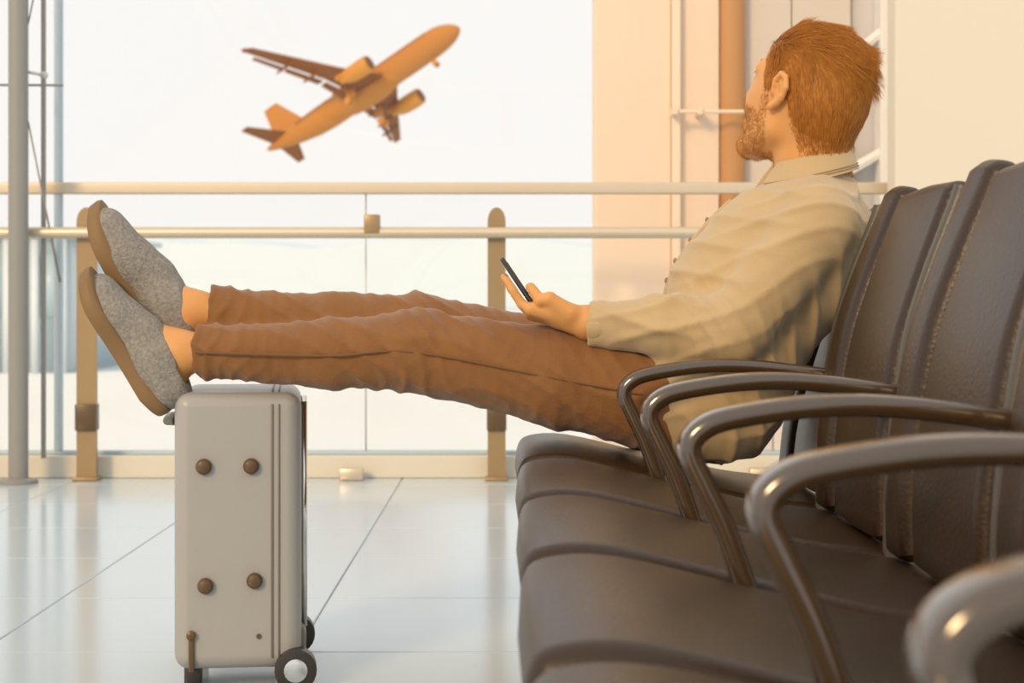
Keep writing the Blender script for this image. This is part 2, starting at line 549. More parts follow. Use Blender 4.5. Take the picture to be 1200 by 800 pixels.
# ------------------------------------------------------------------ guard rail in front of the glass
YG = 6.47
gr = empty('guardrail', (0, YG, 0))
tag(gr, 'slim metal guard rail on flat round-topped posts in front of the glass wall', 'railing')
def gp(name, bm, m, parent=gr):
    bmesh.ops.translate(bm, verts=bm.verts, vec=(0, -YG, 0))
    return link(name, bm_mesh(name, bm, 0.6), m, parent)
def post(xc, wpx):
    x = px(xc, YG); r = wpx / 2 * YG / FPX
    top = pz(243, YG)
    bm = bmesh.new()
    pts = [(-r, 0.0), (r, 0.0), (r, top - r * 1.6)]
    for k in range(1, 12):
        a = math.pi * k / 12
        pts.append((r * math.cos(a), top - r * 1.6 + r * 1.6 * math.sin(a)))
    pts.append((-r, top - r * 1.6))
    f = [bm.verts.new((x + a, YG - 0.012, b)) for a, b in pts]
    g = [bm.verts.new((x + a, YG + 0.012, b)) for a, b in pts]
    bm.faces.new(f[::-1]); bm.faces.new(g)
    for i in range(len(f)):
        j = (i + 1) % len(f)
        bm.faces.new((f[i], f[j], g[j], g[i]))
    p = gp('post', bm, M['post'])
    bm = bmesh.new(); add_box(bm, (x - r - .01, YG - .04, 0), (x + r + .01, YG + .04, .012), 0.003); gp('foot_plate', bm, M['post'], p)
    bm = bmesh.new(); add_box(bm, (x - r - .003, YG - .028, pz(504, YG)), (x + r + .003, YG + .028, pz(473, YG)), 0.004); gp('clamp_block', bm, M['stud'], p)
for xc, wp in ((102, 23), (582, 21), (1062, 21), (-378, 21)):
    post(xc, wp)
bm = bmesh.new()
zr = (pz(266, YG) + pz(280, YG)) / 2
add_tube(bm, [(-3.9, YG - 0.035, zr), (px(1300, YG), YG - 0.035, zr)], 0.021, 16); gp('handrail', bm, M['rail'])
for xx in (437, 917, -43):
    bm = bmesh.new()
    add_box(bm, (px(xx - 9, YG), YG - .06, pz(274, YG)), (px(xx + 9, YG), YG - .005, pz(252, YG)), 0.004); gp('rail_joint', bm, M['post'])
for xx in (412, 892):
    bm = bmesh.new()
    add_box(bm, (px(xx - 14, YG), YG - .03, 0), (px(xx + 14, YG), YG + .03, 0.045), 0.008); gp('floor_socket', bm, M['rail'])

# ------------------------------------------------------------------ outside
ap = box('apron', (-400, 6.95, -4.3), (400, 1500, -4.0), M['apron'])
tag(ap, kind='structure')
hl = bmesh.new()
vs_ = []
N = 60
for i in range(N + 1):
    x = -700 + 1400 * i / N
    top = pz(284, 1000) + 2.5 * math.sin(i * 0.7) + 1.6 * math.sin(i * 1.9 + 1)
    vs_.append([hl.verts.new((x, 1000, -5)), hl.verts.new((x, 1000, top)), hl.verts.new((x, 1100, top * 1.15)), hl.verts.new((x, 1300, -5))])
for a, b in zip(vs_, vs_[1:]):
    for k in range(3):
        hl.faces.new((a[k], b[k], b[k + 1], a[k + 1]))
hills = link('hills', bm_mesh('hills', hl), M['hill'])
tag(hills, kind='structure')
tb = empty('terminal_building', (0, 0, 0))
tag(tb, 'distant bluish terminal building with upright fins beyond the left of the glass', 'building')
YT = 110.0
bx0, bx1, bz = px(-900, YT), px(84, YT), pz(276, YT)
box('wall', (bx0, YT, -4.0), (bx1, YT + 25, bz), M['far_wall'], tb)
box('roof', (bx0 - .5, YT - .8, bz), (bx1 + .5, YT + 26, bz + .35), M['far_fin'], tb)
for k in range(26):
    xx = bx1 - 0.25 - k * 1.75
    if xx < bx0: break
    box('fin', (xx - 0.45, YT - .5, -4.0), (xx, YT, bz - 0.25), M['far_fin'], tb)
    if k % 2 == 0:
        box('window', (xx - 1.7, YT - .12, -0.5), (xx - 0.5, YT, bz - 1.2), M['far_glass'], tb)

# ------------------------------------------------------------------ airliner climbing beyond the glass
DP = 248.6
pos = Vector(P(426, 107, DP))
Fv = Vector((0.785, -0.408, 0.466)).normalized()
Lv = Vector((0.575, 0.760, -0.303)); Lv = (Lv - Fv * Lv.dot(Fv)).normalized()
Uv = Fv.cross(Lv)
pl = empty('airliner', pos)
pl.matrix_world = Matrix(((Fv.x, Lv.x, Uv.x, pos.x), (Fv.y, Lv.y, Uv.y, pos.y), (Fv.z, Lv.z, Uv.z, pos.z), (0, 0, 0, 1)))
tag(pl, 'twin-engine airliner climbing in the white sky, wheels still down', 'airplane')
HL = 17.6
prof = [(0, .02), (.25, .45), (.7, .85), (1.4, 1.25), (2.4, 1.62), (3.6, 1.86), (5.2, 1.97), (8, 2.0), (24, 2.0), (27, 1.86), (30, 1.5), (33, 1.0), (35, .55), (35.9, .26), (36.1, .05)]
bm = bmesh.new()
rings = []
for a, r in prof:
    rise = 0 if a < 24 else (a - 24) ** 1.5 * 0.028
    drop = -0.35 * max(0, (3.6 - a) / 3.6) ** 1.5
    rings.append([bm.verts.new((HL - a, r * math.cos(2 * math.pi * k / 28), r * math.sin(2 * math.pi * k / 28) + rise + drop)) for k in range(28)])
for r0, r1 in zip(rings, rings[1:]):
    for k in range(28):
        bm.faces.new((r0[k], r0[(k + 1) % 28], r1[(k + 1) % 28], r1[k]))
bm.faces.new(rings[0]); bm.faces.new(rings[-1])
fus = link('fuselage', bm_mesh('fuselage', bm, 1.2), M['plane'], pl)
bm = bmesh.new()
bmesh.ops.create_uvsphere(bm, u_segments=24, v_segments=14, radius=1.0, matrix=Matrix.Translation((1.0, 0, -1.35)) @ Matrix.Diagonal((5.6, 1.95, 1.15, 1)))
link('belly_fairing', bm_mesh('belly', bm, 2), M['plane'], pl)
def wing_mesh(secs):
    """secs: (leading edge x, y, z, chord, thickness) ; airfoil in XZ"""
    af = [(0, 0), (.02, .28), (.1, .5), (.3, .6), (.55, .45), (.8, .2), (1, .02), (.8, -.1), (.55, -.25), (.3, -.38), (.1, -.35), (.02, -.2)]
    bm = bmesh.new(); rr = []
    for lx, y, z, c, t in secs:
        rr.append([bm.verts.new((lx - a * c, y, z + b * t)) for a, b in af])
    for r0, r1 in zip(rr, rr[1:]):
        for k in range(len(af)):
            bm.faces.new((r0[k], r0[(k + 1) % len(af)], r1[(k + 1) % len(af)], r1[k]))
    bm.faces.new(rr[0][::-1]); bm.faces.new(rr[-1])
    return bm_mesh('wing', bm, 0.7)
for s in (1, -1):
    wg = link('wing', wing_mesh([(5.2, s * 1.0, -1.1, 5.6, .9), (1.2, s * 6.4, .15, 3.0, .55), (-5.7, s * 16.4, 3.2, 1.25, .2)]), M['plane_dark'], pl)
    for y0, y1 in ((1.9, 6.0), (6.5, 11.0), (11.3, 15.2)):
        def te(y):
            t = (y - 1.0) / 15.6
            if y < 6.4:
                q = (y - 1) / 5.4
                return 5.2 - 4.0 * q - (5.6 - 2.6 * q), -1.1 + 1.25 * q, 1.5 - .45 * q
            q = (y - 6.4) / 10.2
            return 1.2 - 6.9 * q - (3.0 - 1.75 * q), .15 + 3.05 * q, 1.05 - .5 * q
        (xa, za, ca), (xb_, zb_, cb) = te(y0), te(y1)
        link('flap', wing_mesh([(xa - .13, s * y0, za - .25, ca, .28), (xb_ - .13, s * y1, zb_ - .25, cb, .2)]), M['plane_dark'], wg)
    for y in (4.0, 8.2, 11.6):
        xa, za, ca = te(y)
        bm = bmesh.new()
        bmesh.ops.create_uvsphere(bm, u_segments=12, v_segments=8, radius=1, matrix=Matrix.Translation((xa + .1, s * y, za - .5)) @ Matrix.Diagonal((1.7, .17, .26, 1)))
        link('flap_fairing', bm_mesh('fairing', bm, 2), M['plane_dark'], wg)
    bm = bmesh.new()
    tp = [(-5.7, 3.0), (-7.0, 3.0), (-7.4, 3.8), (-6.9, 3.8)]
    f = [bm.verts.new((a, s * 16.6 - .05, b)) for a, b in tp[:4]]; g = [bm.verts.new((a, s * 16.6 + .05, b)) for a, b in tp[:4]]
    bm.faces.new(f); bm.faces.new(g[::-1])
    for i in range(4): bm.faces.new((f[i], f[(i + 1) % 4], g[(i + 1) % 4], g[i]))
    link('wingtip_fence', bm_mesh('fence', bm), M['plane_dark'], wg)
    en = lathe('engine', [(6.4, .95), (6.5, 1.08), (6.2, 1.2), (5, 1.25), (3.4, 1.12), (2.3, .82), (2.25, .6), (1.2, .32)], 'X', M['plane_engine'], pl, 24, (-.85, s * 5.75, -1.55), 0.9)
    bm = bmesh.new(); add_lathe(bm, [(6.55, .9), (6.6, .05)], 'X', 24, (-.85, s * 5.75, -1.55)); link('intake', bm_mesh('intake', bm), M['plane_black'], en)
    bm = bmesh.new(); add_box(bm, (-.4, s * 5.75 - .16, -.9), (3.6, s * 5.75 + .16, .05), .08); link('pylon', bm_mesh('pylon', bm), M['plane_engine'], en)
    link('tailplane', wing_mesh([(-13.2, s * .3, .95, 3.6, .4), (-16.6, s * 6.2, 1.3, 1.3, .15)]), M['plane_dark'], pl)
    # main gear
    bm = bmesh.new(); add_tube(bm, [(-.3, s * 3.4, -.9), (-.3, s * 3.7, -3.5)], .16, 10)
    mg = link('main_gear', bm_mesh('gear', bm), M['plane'], pl)
    for dy in (-.45, .45):
        bm = bmesh.new(); add_lathe(bm, [(-.2, .4), (-.16, .56), (.16, .56), (.2, .4)], 'Y', 18, (-.3, s * 3.7 + dy, -3.55)); link('wheel', bm_mesh('wheel', bm), M['plane_engine'], mg)
    bm = bmesh.new(); add_box(bm, (-1.0, s * 3.0 - .05, -2.5), (.5, s * 3.0 + .05, -1.2), .02); link('gear_door', bm_mesh('door', bm), M['plane_engine'], mg)
# fin in the XZ plane
bm = bmesh.new()
af = [(0, 0), (.1, .13), (.3, .2), (.6, .13), (1, .01), (.6, -.13), (.3, -.2), (.1, -.13)]
rr = []
for lx, z, c in ((-9.6, 1.7, 7.0), (-11.2, 2.5, 5.6), (-15.2, 7.9, 2.5)):
    rr.append([bm.verts.new((lx - a * c, b * c * .25, z)) for a, b in af])
for r0, r1 in zip(rr, rr[1:]):
    for k in range(8): bm.faces.new((r0[k], r0[(k + 1) % 8], r1[(k + 1) % 8], r1[k]))
bm.faces.new(rr[0][::-1]); bm.faces.new(rr[-1])
link('tail_fin', bm_mesh('fin', bm, .8), M['plane'], pl)
bm = bmesh.new(); add_tube(bm, [(12.6, 0, -1.7), (12.5, 0, -3.3)], .13, 10); ng = link('nose_gear', bm_mesh('nose_gear', bm), M['plane'], pl)
for dy in (-.3, .3):
    bm = bmesh.new(); add_lathe(bm, [(-.13, .3), (-.1, .42), (.1, .42), (.13, .3)], 'Y', 16, (12.5, dy, -3.4)); link('wheel', bm_mesh('wheel', bm), M['plane_engine'], ng)
for k, (w0, w1) in enumerate(((-.85, -.05), (.05, .85))):
    bm = bmesh.new(); add_box(bm, (15.25, w0, .62), (15.75, w1, .98), .05); link('cockpit_window', bm_mesh('cockpit', bm), M['plane_black'], fus)
for s in (1, -1):
    bm = bmesh.new()
    for k in range(34):
        x = 12.6 - k * .72
        add_box(bm, (x - .13, s * 1.90 - .06, .40), (x + .13, s * 1.90 + .06, .78))
    o = link('window_row', bm_mesh('windows', bm), M['plane_black'], fus); o['kind'] = 'stuff'

# ------------------------------------------------------------------ row of airport seats
bench = empty('airport_bench', (0.3, 2.0, 0))
tag(bench, 'row of five joined dark leather airport seats with curved armrests, nearest the camera', 'bench')
BL = Vector((0.3, 2.0, 0))
ARM = [0.725 + 0.51 * k for k in range(6)]
def bpart(o, parent=bench):
    o.data.transform(Matrix.Translation(-BL))
    return o
seat_prof = [(.045, .335), (.012, .365), (.010, .398), (.03, .418), (.10, .420), (.24, .388), (.38, .356), (.50, .340), (.53, .32), (.51, .285), (.35, .285), (.15, .315)]
back_prof = [(.478, .355), (.478, .46), (.500, .60), (.527, .69), (.567, .80), (.577, .820), (.597, .827), (.616, .814), (.605, .77), (.575, .68), (.55, .58), (.535, .45), (.525, .36), (.50, .345)]
for k in range(5):
    y0, y1 = ARM[k] + 0.022, ARM[k + 1] - 0.022
    bpart(profile_pad('seat', seat_prof, y0, y1, 0.022, M['leather'], bench))
    bp_ = back_prof if k < 4 else [(a + .018 + .13 * max(0, b - .36), b) for a, b in back_prof]
    sp_ = seat_prof
    bk = bpart(profile_pad('backrest', bp_, y0 + 0.032, y1 - 0.135, 0.018, M['leather'], bench))
    bol = [(a - .004 + .01 * (b > .7), b + (.014 if b > .79 else 0)) for a, b in bp_]
    bpart(profile_pad('side_bolster', bol, y1 - 0.103, y1 + 0.004, 0.022, M['leather'], bk))
    for ya in (y0 + 0.012,):
        pts = spline([(.505, .33), (.508, .46), (.527, .60), (.552, .69), (.590, .79), (.598, .815)], 6)
        bm = bmesh.new()
        add_tube(bm, [(a, ya, b) for a, b in pts], .01, 12, True, (0.0125, 0.02))
        o = link('back_frame', bm_mesh('back_frame', bm, .9), M['leather_grey'], bk); bpart(o)
for k in range(6):
    pts = spline([(.262, .29), (.240, .36), (.212, .44), (.190, .487), (.1765, .520), (.190, .541), (.225, .553), (.306, .5635), (.39, .562), (.505, .548)], 6)
    bm = bmesh.new()
    add_tube(bm, [(a, ARM[k], b) for a, b in pts], .01, 16, True, (0.023, 0.0115))
    o = bpart(link('armrest', bm_mesh('armrest', bm, .9), M['arm'], bench))
    bm = bmesh.new(); add_box(bm, (.22, ARM[k] - .012, .255), (.30, ARM[k] + .012, .30), .004); bpart(link('arm_bracket', bm_mesh('bracket', bm), M['chrome'], o))
    bm = bmesh.new(); add_box(bm, (.22, ARM[k] - .014, .262), (.53, ARM[k] + .014, .300), .006); bpart(link('seat_bracket', bm_mesh('bracket', bm), M['chrome'], bench))
bpart(box('beam', (.27, ARM[0] - .04, .215), (.33, ARM[-1] + .04, .265), M['chrome'], bench, .008))
for y in (1.16, 2.9):
    bm = bmesh.new()
    add_box(bm, (.285, y - .03, .05), (.315, y + .03, .215), .005)
    add_tube(bm, spline([(.02, y, .02), (.15, y, .045), (.30, y, .06), (.45, y, .045), (.60, y, .02)], 5), .02, 12, True, (.025, .018))
    lg = bpart(link('leg', bm_mesh('leg', bm), M['chrome'], bench))
    for x in (.03, .59):
        bm = bmesh.new(); add_lathe(bm, [(0, .025), (.012, .025), (.02, .012)], 'Z', 16, (x, y, 0)); bpart(link('foot', bm_mesh('foot', bm), M['black'], lg))

# ------------------------------------------------------------------ suitcase
SW, SH, SDp = 0.216, 0.474, 0.33
sx0 = px(201, 2.97)
case = empty('suitcase', (sx0 + SW / 2 - .018, 2.985 + SDp / 2, 0), (0, 0, math.radians(7.0)))
tag(case, 'silver grey upright trolley suitcase under the crossed legs', 'suitcase')
hw, hd = SW / 2, SDp / 2
zb = 0.036
bm = bmesh.new(); add_box(bm, (-hw, -hd, zb), (hw, hd, zb + SH), 0.026, 5); sme = bm_mesh('shell', bm, 1.0); sme['soft_box'] = 1; body = link('shell', sme, M['case'], case)
for xz, wz in ((hw - .052, .004), (hw - .040, .003)):
    bm = bmesh.new(); add_box(bm, (xz, -hd - .0025, zb + .02), (xz + wz, hd + .0025, zb + SH - .02), .001); link('zip', bm_mesh('zip', bm), M['case_dark'], body)
    bm = bmesh.new(); add_box(bm, (xz, -hd + .02, zb - .0), (xz + wz, hd - .02, zb + SH + .0025), .001); link('zip', bm_mesh('zip', bm), M['case_dark'], body)
ppm = FPX / 2.97
def cx(x): return (x - 201) / ppm - hw
def cz(y): return CAMH - (y - HOR) / ppm
for xx, yy in ((236, 547), (291, 547), (238, 687), (295, 682)):
    lathe('stud', [(0, .0135), (-.009, .0135), (-.014, .010), (-.016, .004)], 'Y', M['stud'], case, 22, (cx(xx), -hd + .001, cz(yy)))
for xx, yy in ((300, 748), (325, 780)):
    lathe('screw', [(0, .0045), (-.003, .004)], 'Y', M['stud'], case, 12, (cx(xx), -hd + .0, cz(yy)))
bm = bmesh.new(); add_box(bm, (cx(218.5), -hd - .006, cz(788)), (cx(225), -hd + .01, cz(745)), .002); link('corner_strip', bm_mesh('strip', bm), M['stud'], case)
bm = bmesh.new(); add_lathe(bm, [(0, .008), (-.008, .008), (-.01, .004)], 'Y', 14, (cx(221.5), -hd + .0, cz(745))); link('strip_button', bm_mesh('button', bm), M['stud'], case)
for s in (-1, 1):
    yy = s * (hd - .055)
    bm = bmesh.new(); add_box(bm, (hw - .05, yy - .034, .03), (hw + .008, yy + .034, .105), .014, 3); wh = link('wheel_housing', bm_mesh('housing', bm), M['case_dark'], case)
    wl = lathe('wheel', [(-.02, .026), (-.018, .036), (.018, .036), (.02, .026)], 'Y', M['black'], wh, 24, (hw - .010, yy - s * 0.0 + s * .052, .036))
    lathe('hub', [(-.0225, .012), (-.021, .02), (.021, .02), (.0225, .012)], 'Y', M['chrome'], wl, 18, (hw - .010, yy + s * .052, .036))
    bm = bmesh.new(); add_box(bm, (-hw + .015, yy - .02, 0), (-hw + .045, yy + .02, .04), .006); link('foot', bm_mesh('foot', bm), M['black'], case)
bm = bmesh.new(); add_tube(bm, [(-hw - .004, -.07, zb + .42), (-hw - .018, -.06, zb + .42), (-hw - .02, 0, zb + .42), (-hw - .018, .06, zb + .42), (-hw - .004, .07, zb + .42)], .008, 10)
link('side_handle', bm_mesh('handle', bm), M['case_dark'], case)
for y in (-.09, .09):
    bm = bmesh.new(); add_tube(bm, [(hw + .004, y, zb + .06), (hw + .004, y, zb + SH - .02)], .006, 8); link('trolley_tube', bm_mesh('tube', bm), M['chrome'], case)

# ------------------------------------------------------------------ the man: one continuous body
# head frame
def norm(v): v = np.array(v, float); return v / np.linalg.norm(v)
yaw, pit, roll = math.radians(52), math.radians(20), math.radians(4)
HF = norm([-math.cos(yaw) * math.cos(pit), math.sin(yaw) * math.cos(pit), math.sin(pit)])
HLf = norm(np.cross([0, 0, 1], HF))
HU = np.cross(HF, HLf)
HLf, HU = norm(HLf * math.cos(roll) + HU * math.sin(roll)), norm(HU * math.cos(roll) - HLf * math.sin(roll))
HC = P(949, 107, 3.0)
HS = 1.05
def H(f, l, u): return HC + HS * (HF * f + HLf * l + HU * u)
HR = np.array([HF, HLf, HU])

SHL, SHR = P(960, 264, 2.850), P(955, 262, 3.17)
ELL, ELR = P(858, 388, 2.825), P(860, 392, 3.22)
WRL, WRR = P(688, 377, 2.90), P(720, 385, 3.12)
HIPL, HIPR = P(822, 472, 2.93), P(822, 472, 3.11)
KNL, KNR = P(487, 411, 2.99), P(492, 391, 3.10)
ANL, ANR = P(208, 412, 3.03), P(222, 363, 3.10)
NECK0 = P(950, 225, 3.01)
torso = [(938, 285, .092, .060), (920, 305, .106, .064), (898, 325, .108, .062), (876, 365, .100, .066), (852, 410, .100, .075), (828, 455, .105, .085)]

def limb_pts(a, b, n, bulge=(0, 0, 0)):
    return [a + (b - a) * t + np.array(bulge) * math.sin(math.pi * t) for t in np.linspace(0, 1, n)]

def build_torso(Fd, grow, k=.04):
    prev = None
    for x, y, r, hwid in torso:
        c = P(x, y, 3.015)
        a, b = c - [0, hwid, 0], c + [0, hwid, 0]
        Fd.cone(a, b, r + grow, r + grow, k)

B = Field((-0.82, 2.70, 0.28), (0.68, 3.36, 1.20), 0.0034)
build_torso(B, 0.0)
B.cone(SHL, SHR, .058, .058, .05)
B.cone(NECK0, P(952, 150, 3.0), .064, .058, .035)
for S_, E_, W_ in ((SHL, ELL, WRL), (SHR, ELR, WRR)):
    B.cone(S_, E_, .052, .041, .03)
    B.cone(E_, E_ + (W_ - E_) * .35, .041, .043, .015)
    B.cone(E_ + (W_ - E_) * .35, W_, .043, .027, .015)
for Hh, K_, A_ in ((HIPL, KNL, ANL), (HIPR, KNR, ANR)):
    B.cone(Hh, K_, .080, .050, .04)
    c = K_ + (A_ - K_) * .35 + np.array([0, 0, -.004])
    B.cone(K_, c, .048, .044, .02)
    B.cone(c, A_, .044, .0325, .02)
    ft = norm(P(82, 330, 3.0) - P(183, 485, 3.0))
    nn = norm([ft[2], 0, -ft[0]])
    if nn[0] < 0: nn = -nn
    heel = A_ - nn * .055 - ft * .035
    B.cone(A_, heel, .033, .032, .02)
    B.cone(A_ - nn * .01, A_ + ft * .13 - nn * .055, .034, .026, .025)
    B.cone(heel, A_ + ft * .17 - nn * .06, .028, .024, .03)
# skull and face
B.ell(H(0, 0, 0), HR, [.099 * HS, .078 * HS, .104 * HS], .01)
B.ell(H(.030, 0, -.045), HR, [.066 * HS, .064 * HS, .080 * HS], .02)
for s in (1, -1):
    B.cone(H(.0, s * .052, -.070), H(.078, s * .016, -.118), .020, .020, .022)
    B.ell(H(.058, s * .040, -.040), HR, [.026, .022, .030], .02)
    B.cone(H(.088, s * .010, .018), H(.070, s * .052, .014), .010, .009, .014)
    B.ell(H(.100, s * .032, -.006), HR, [.014, .016, .011], .008, 'sub')
    B.cone(H(.105, s * .010, -.047), H(.110, s * .012, -.049), .0085, .0085, .006)
    for du, rr_ in ((.0085, .0050), (-.0095, .0042)):          # eyelids
        B.cone(H(.089, s * .020, du * .7), H(.0935, s * .031, du), rr_ * .8, rr_, .004)
        B.cone(H(.0935, s * .031, du), H(.084, s * .044, du * .6), rr_, rr_ * .8, .004)
    # ear
    def E(f, u, o=0.0): return H(f * .9 - .006, s * (.080 + .16 * max(-f + .006, 0) + o), u * .88 - .008)
    B.ell(E(-.008, .0, -.002), np.array([norm(HF - s * .42 * HLf), norm(HLf * s + .42 * HF), HU]), [.019, .0045, .029], .004)
    hx = [E(.008, -.002), E(.010, .016), E(.000, .031), E(-.016, .028), E(-.025, .010), E(-.021, -.010), E(-.010, -.024), E(.001, -.032)]
    for i in range(7): B.cone(hx[i] + HLf * s * .003, hx[i + 1] + HLf * s * .003, .0048, .0048 + .0003 * i, .002)
    B.cone(E(-.006, .014, .002), E(-.012, -.010, .002), .0032, .0035, .003)
    B.cone(E(-.012, -.010, .002), E(-.002, -.018, .002), .0035, .0035, .003)
    B.ell(E(.002, -.030), HR, [.008, .005, .009], .005)
    B.cone(E(.010, -.002, .001), E(.010, -.010, .001), .004, .004, .003)
    B.ell(E(-.001, -.001, .011), HR, [.011, .013, .014], .002, 'sub')
    B.cone(E(-.012, .016, .009), E(-.014, .002, .009), .0045, .0045, .003, 'sub')
B.cone(H(.100, 0, .008), H(.118, 0, -.040), .0085, .0135, .010)
B.cone(H(.098, -.016, -.078), H(.098, .016, -.078), .0085, .0085, .006)
B.cone(H(.096, -.014, -.088), H(.096, .014, -.088), .0095, .0095, .006)
B.cone(H(.107, -.017, -.083), H(.107, .017, -.083), .0028, .0028, .002, 'sub')
B.ell(H(.084, 0, -.115), HR, [.022, .026, .020], .015)
B.cone(H(-.048, 0, -.06), P(957, 195, 3.01), .052, .052, .03)
# left hand holding the phone: palm, four fingers behind it, thumb along its near edge
pd = norm(P(588, 303, 2.93) - P(635, 373, 2.93))
pn = norm([-pd[2], 0, pd[0]])
if pn[0] < 0: pn = -pn
PC = (P(588, 303, 2.93) + P(635, 373, 2.93)) / 2
def hand(W_, kn, side, fing, thumb):
    palm_c = [(W_ * .75 + kn[i] * .25) for i in range(4)]
    for i in range(4):
        B.cone(W_ + (kn[i] - W_) * .25, kn[i], .016, .0115, .010)
    B.cone(W_, (kn[1] + kn[2]) / 2 * .5 + W_ * .5, .024, .018, .012)
    for f in fing:
        for i in range(len(f) - 1):
            B.cone(f[i], f[i + 1], .0088 - .0006 * i, .0086 - .0008 * i, .0025)
    for i in range(len(thumb) - 1):
        B.cone(thumb[i], thumb[i + 1], (.015, .0115, .010)[i], (.0115, .010, .0085)[i], (.014, .004, .003)[i])
kn = [P(622, 362 + 2 * i, 2.895 + .020 * i) for i in range(4)]
fing = []
for i, L in enumerate((.050, .056, .052, .042)):
    back = PC - pn * .0145
    yb_ = 2.900 + .0185 * i
    t0 = back - pd * .022; t0 = np.array([t0[0], yb_, t0[2]])
    t1 = t0 + pd * L * .55
    t2 = t1 + pd * L * .42 + np.array([0, .004, 0]) + pn * .001
    fing.append([kn[i], t0, t1, t2])
th0 = P(668, 366, 2.885); th1 = P(644, 350, 2.884)
th2 = PC + pn * .006 - pd * .028; th2 = np.array([th2[0] + .010, 2.886, th2[2]])
th3 = PC + pn * .013 - pd * .006; th3[1] = 2.902
hand(WRL, kn, 1, fing, [th0, th1, th2, th3])
# right hand resting on the far thigh
knr = [P(655, 385 + 3 * i, 3.07 + .021 * i) for i in range(4)]
fr = [[knr[i], knr[i] + np.array([-.035, 0, -.004]), knr[i] + np.array([-.060, 0, -.016]), knr[i] + np.array([-.075, .002, -.030])] for i in range(4)]
hand(WRR, knr, -1, fr, [P(700, 390, 3.07), P(680, 396, 3.045), P(662, 402, 3.035), P(648, 408, 3.035)])
V, Q = B.mesh()
V = smooth_verts(V, Q, 1)
bodyV, bodyN = V, vnormals(V, Q)
person = link('person', mesh_np('person', V, Q), M['skin'])
tag(person, 'bearded man in khaki shirt and rust jeans, feet up on the suitcase, looking away', 'person')
del B

def head_coords(V):
    d = (V - HC) / HS
    return d @ HF, d @ HLf, d @ HU

# ---- shirt
def ridges(V, k1, k2, w, ph=0.0):
    a = V @ np.array(k1) + w * np.sin(V @ np.array(k2) + ph) + ph
    return (1 - np.abs(np.sin(a))) ** 2

T = Field((-0.02, 2.68, 0.33), (0.68, 3.38, 0.97), 0.0040)
build_torso(T, .014, .05)
T.cone(P(893, 290, 2.97), P(893, 290, 3.06), .088, .088, .05)
T.cone(P(850, 345, 2.96), P(850, 345, 3.07), .100, .100, .05)
T.cone(SHL, SHR, .066, .066, .05)
T.cone(P(955, 245, 3.01), P(953, 206, 3.01), .078, .064, .05, clip=[(P(955, 203, 3.01), (.1, 0, 1))])
for S_, E_, W_ in ((SHL, ELL, WRL), (SHR, ELR, WRR)):
    d = norm(W_ - E_)
    wc = W_ - d * 0.006
    T.cone(S_, E_, .067, .060, .012)
    T.cone(E_, E_ + (W_ - E_) * .45, .060, .054, .02)
    T.cone(E_ + (W_ - E_) * .45, W_, .054, .037, .012, clip=[(wc, d)])
    T.cone(W_ - d * .05, W_, .040, .040, .004, clip=[(wc, d), (W_ - d * .05, -d)])
    T.cone(wc - d * .02, wc + d * .03, .032, .032, .002, 'sub')
for cx_, cy_, r_ in ((842, 440, .118), (832, 470, .118)):
    hem = [(P(736, 460, 2.9), (-1, 0, .18)), (P(800, 532, 3.0), (0, 0, -1))]
    T.cone(P(cx_, cy_, 2.93), P(cx_, cy_, 3.11), r_, r_, .03, clip=hem)
V, Q = T.mesh()
Nn = vnormals(V, Q)
arm = np.exp(-np.minimum(np.linalg.norm(V - ELL, axis=1), np.linalg.norm(V - ELR, axis=1)) ** 2 / .012)
def lump(V, k, ph):                                   # slow variation, 0..1
    return .5 + .5 * np.sin(V @ np.array(k) + ph + 1.2 * np.sin(V @ np.array(k[::-1]) * .7 + ph))
waist = np.exp(-((V - P(800, 420, 3.0)) ** 2).sum(1) / .022)
f1 = ridges(V, (34, 16, 40), (13, 9, -11), 1.6) * lump(V, (15, 9, -12), .3)      # drapes across the back and chest
f2 = ridges(V, (16, -10, -62), (12, 16, 9), 1.5, 1.0) * lump(V, (-11, 14, 10), 1.7)
f3 = ridges(V, (88, 20, 46), (22, -14, 18), 1.2, 2.0)                            # tight folds in the crook of the arm
f4 = ridges(V, (60, 14, -70), (18, 20, 14), 1.3, .4) * lump(V, (20, -9, 13), 0)
V = V + Nn * (.0085 * f1 + .0075 * f2 + .0075 * f3 * arm + .008 * f4 * waist - .006)[:, None]
V = smooth_verts(V, Q, 3)
shirt = link('shirt', mesh_np('shirt', V, Q), M['shirt'], person)
del T
# collar: a folded band round the neck
cA = norm([0.10, -0.06, 1.0]); cU = norm(np.cross([0, 1, 0], cA)); cV = np.cross(cA, cU)
CC = P(951, 189, 3.0)
bm = bmesh.new(); rings = []
NA = 56
for k in range(NA + 1):
    th = math.radians(-160) + math.radians(320) * k / NA           # opening faces the chest
    dx, dy = math.cos(th), math.sin(th)
    fb = (1 + dx) / 2                                              # 1 at the nape, 0 in front
    top = -.012 + .044 * fb
    pr = [(.061, top - .032), (.0605, top), (.0635, top + .003), (.068, top - .002), (.074 + .006 * (1 - fb), top - .020), (.081 + .014 * (1 - fb), top - .036 - .012 * (1 - fb)), (.078 + .014 * (1 - fb), top - .037 - .012 * (1 - fb)), (.068, top - .018)]
    rings.append([bm.verts.new(CC + (cU * dx + cV * dy) * np.array(r) * 1.0 + cA * z) for r, z in pr])
for r0, r1 in zip(rings, rings[1:]):
    for i in range(8): bm.faces.new((r0[i], r0[(i + 1) % 8], r1[(i + 1) % 8], r1[i]))
bm.faces.new(rings[0][::-1]); bm.faces.new(rings[-1])
collar = link('collar', bm_mesh('collar', bm, 1.1), M['shirt'], shirt)
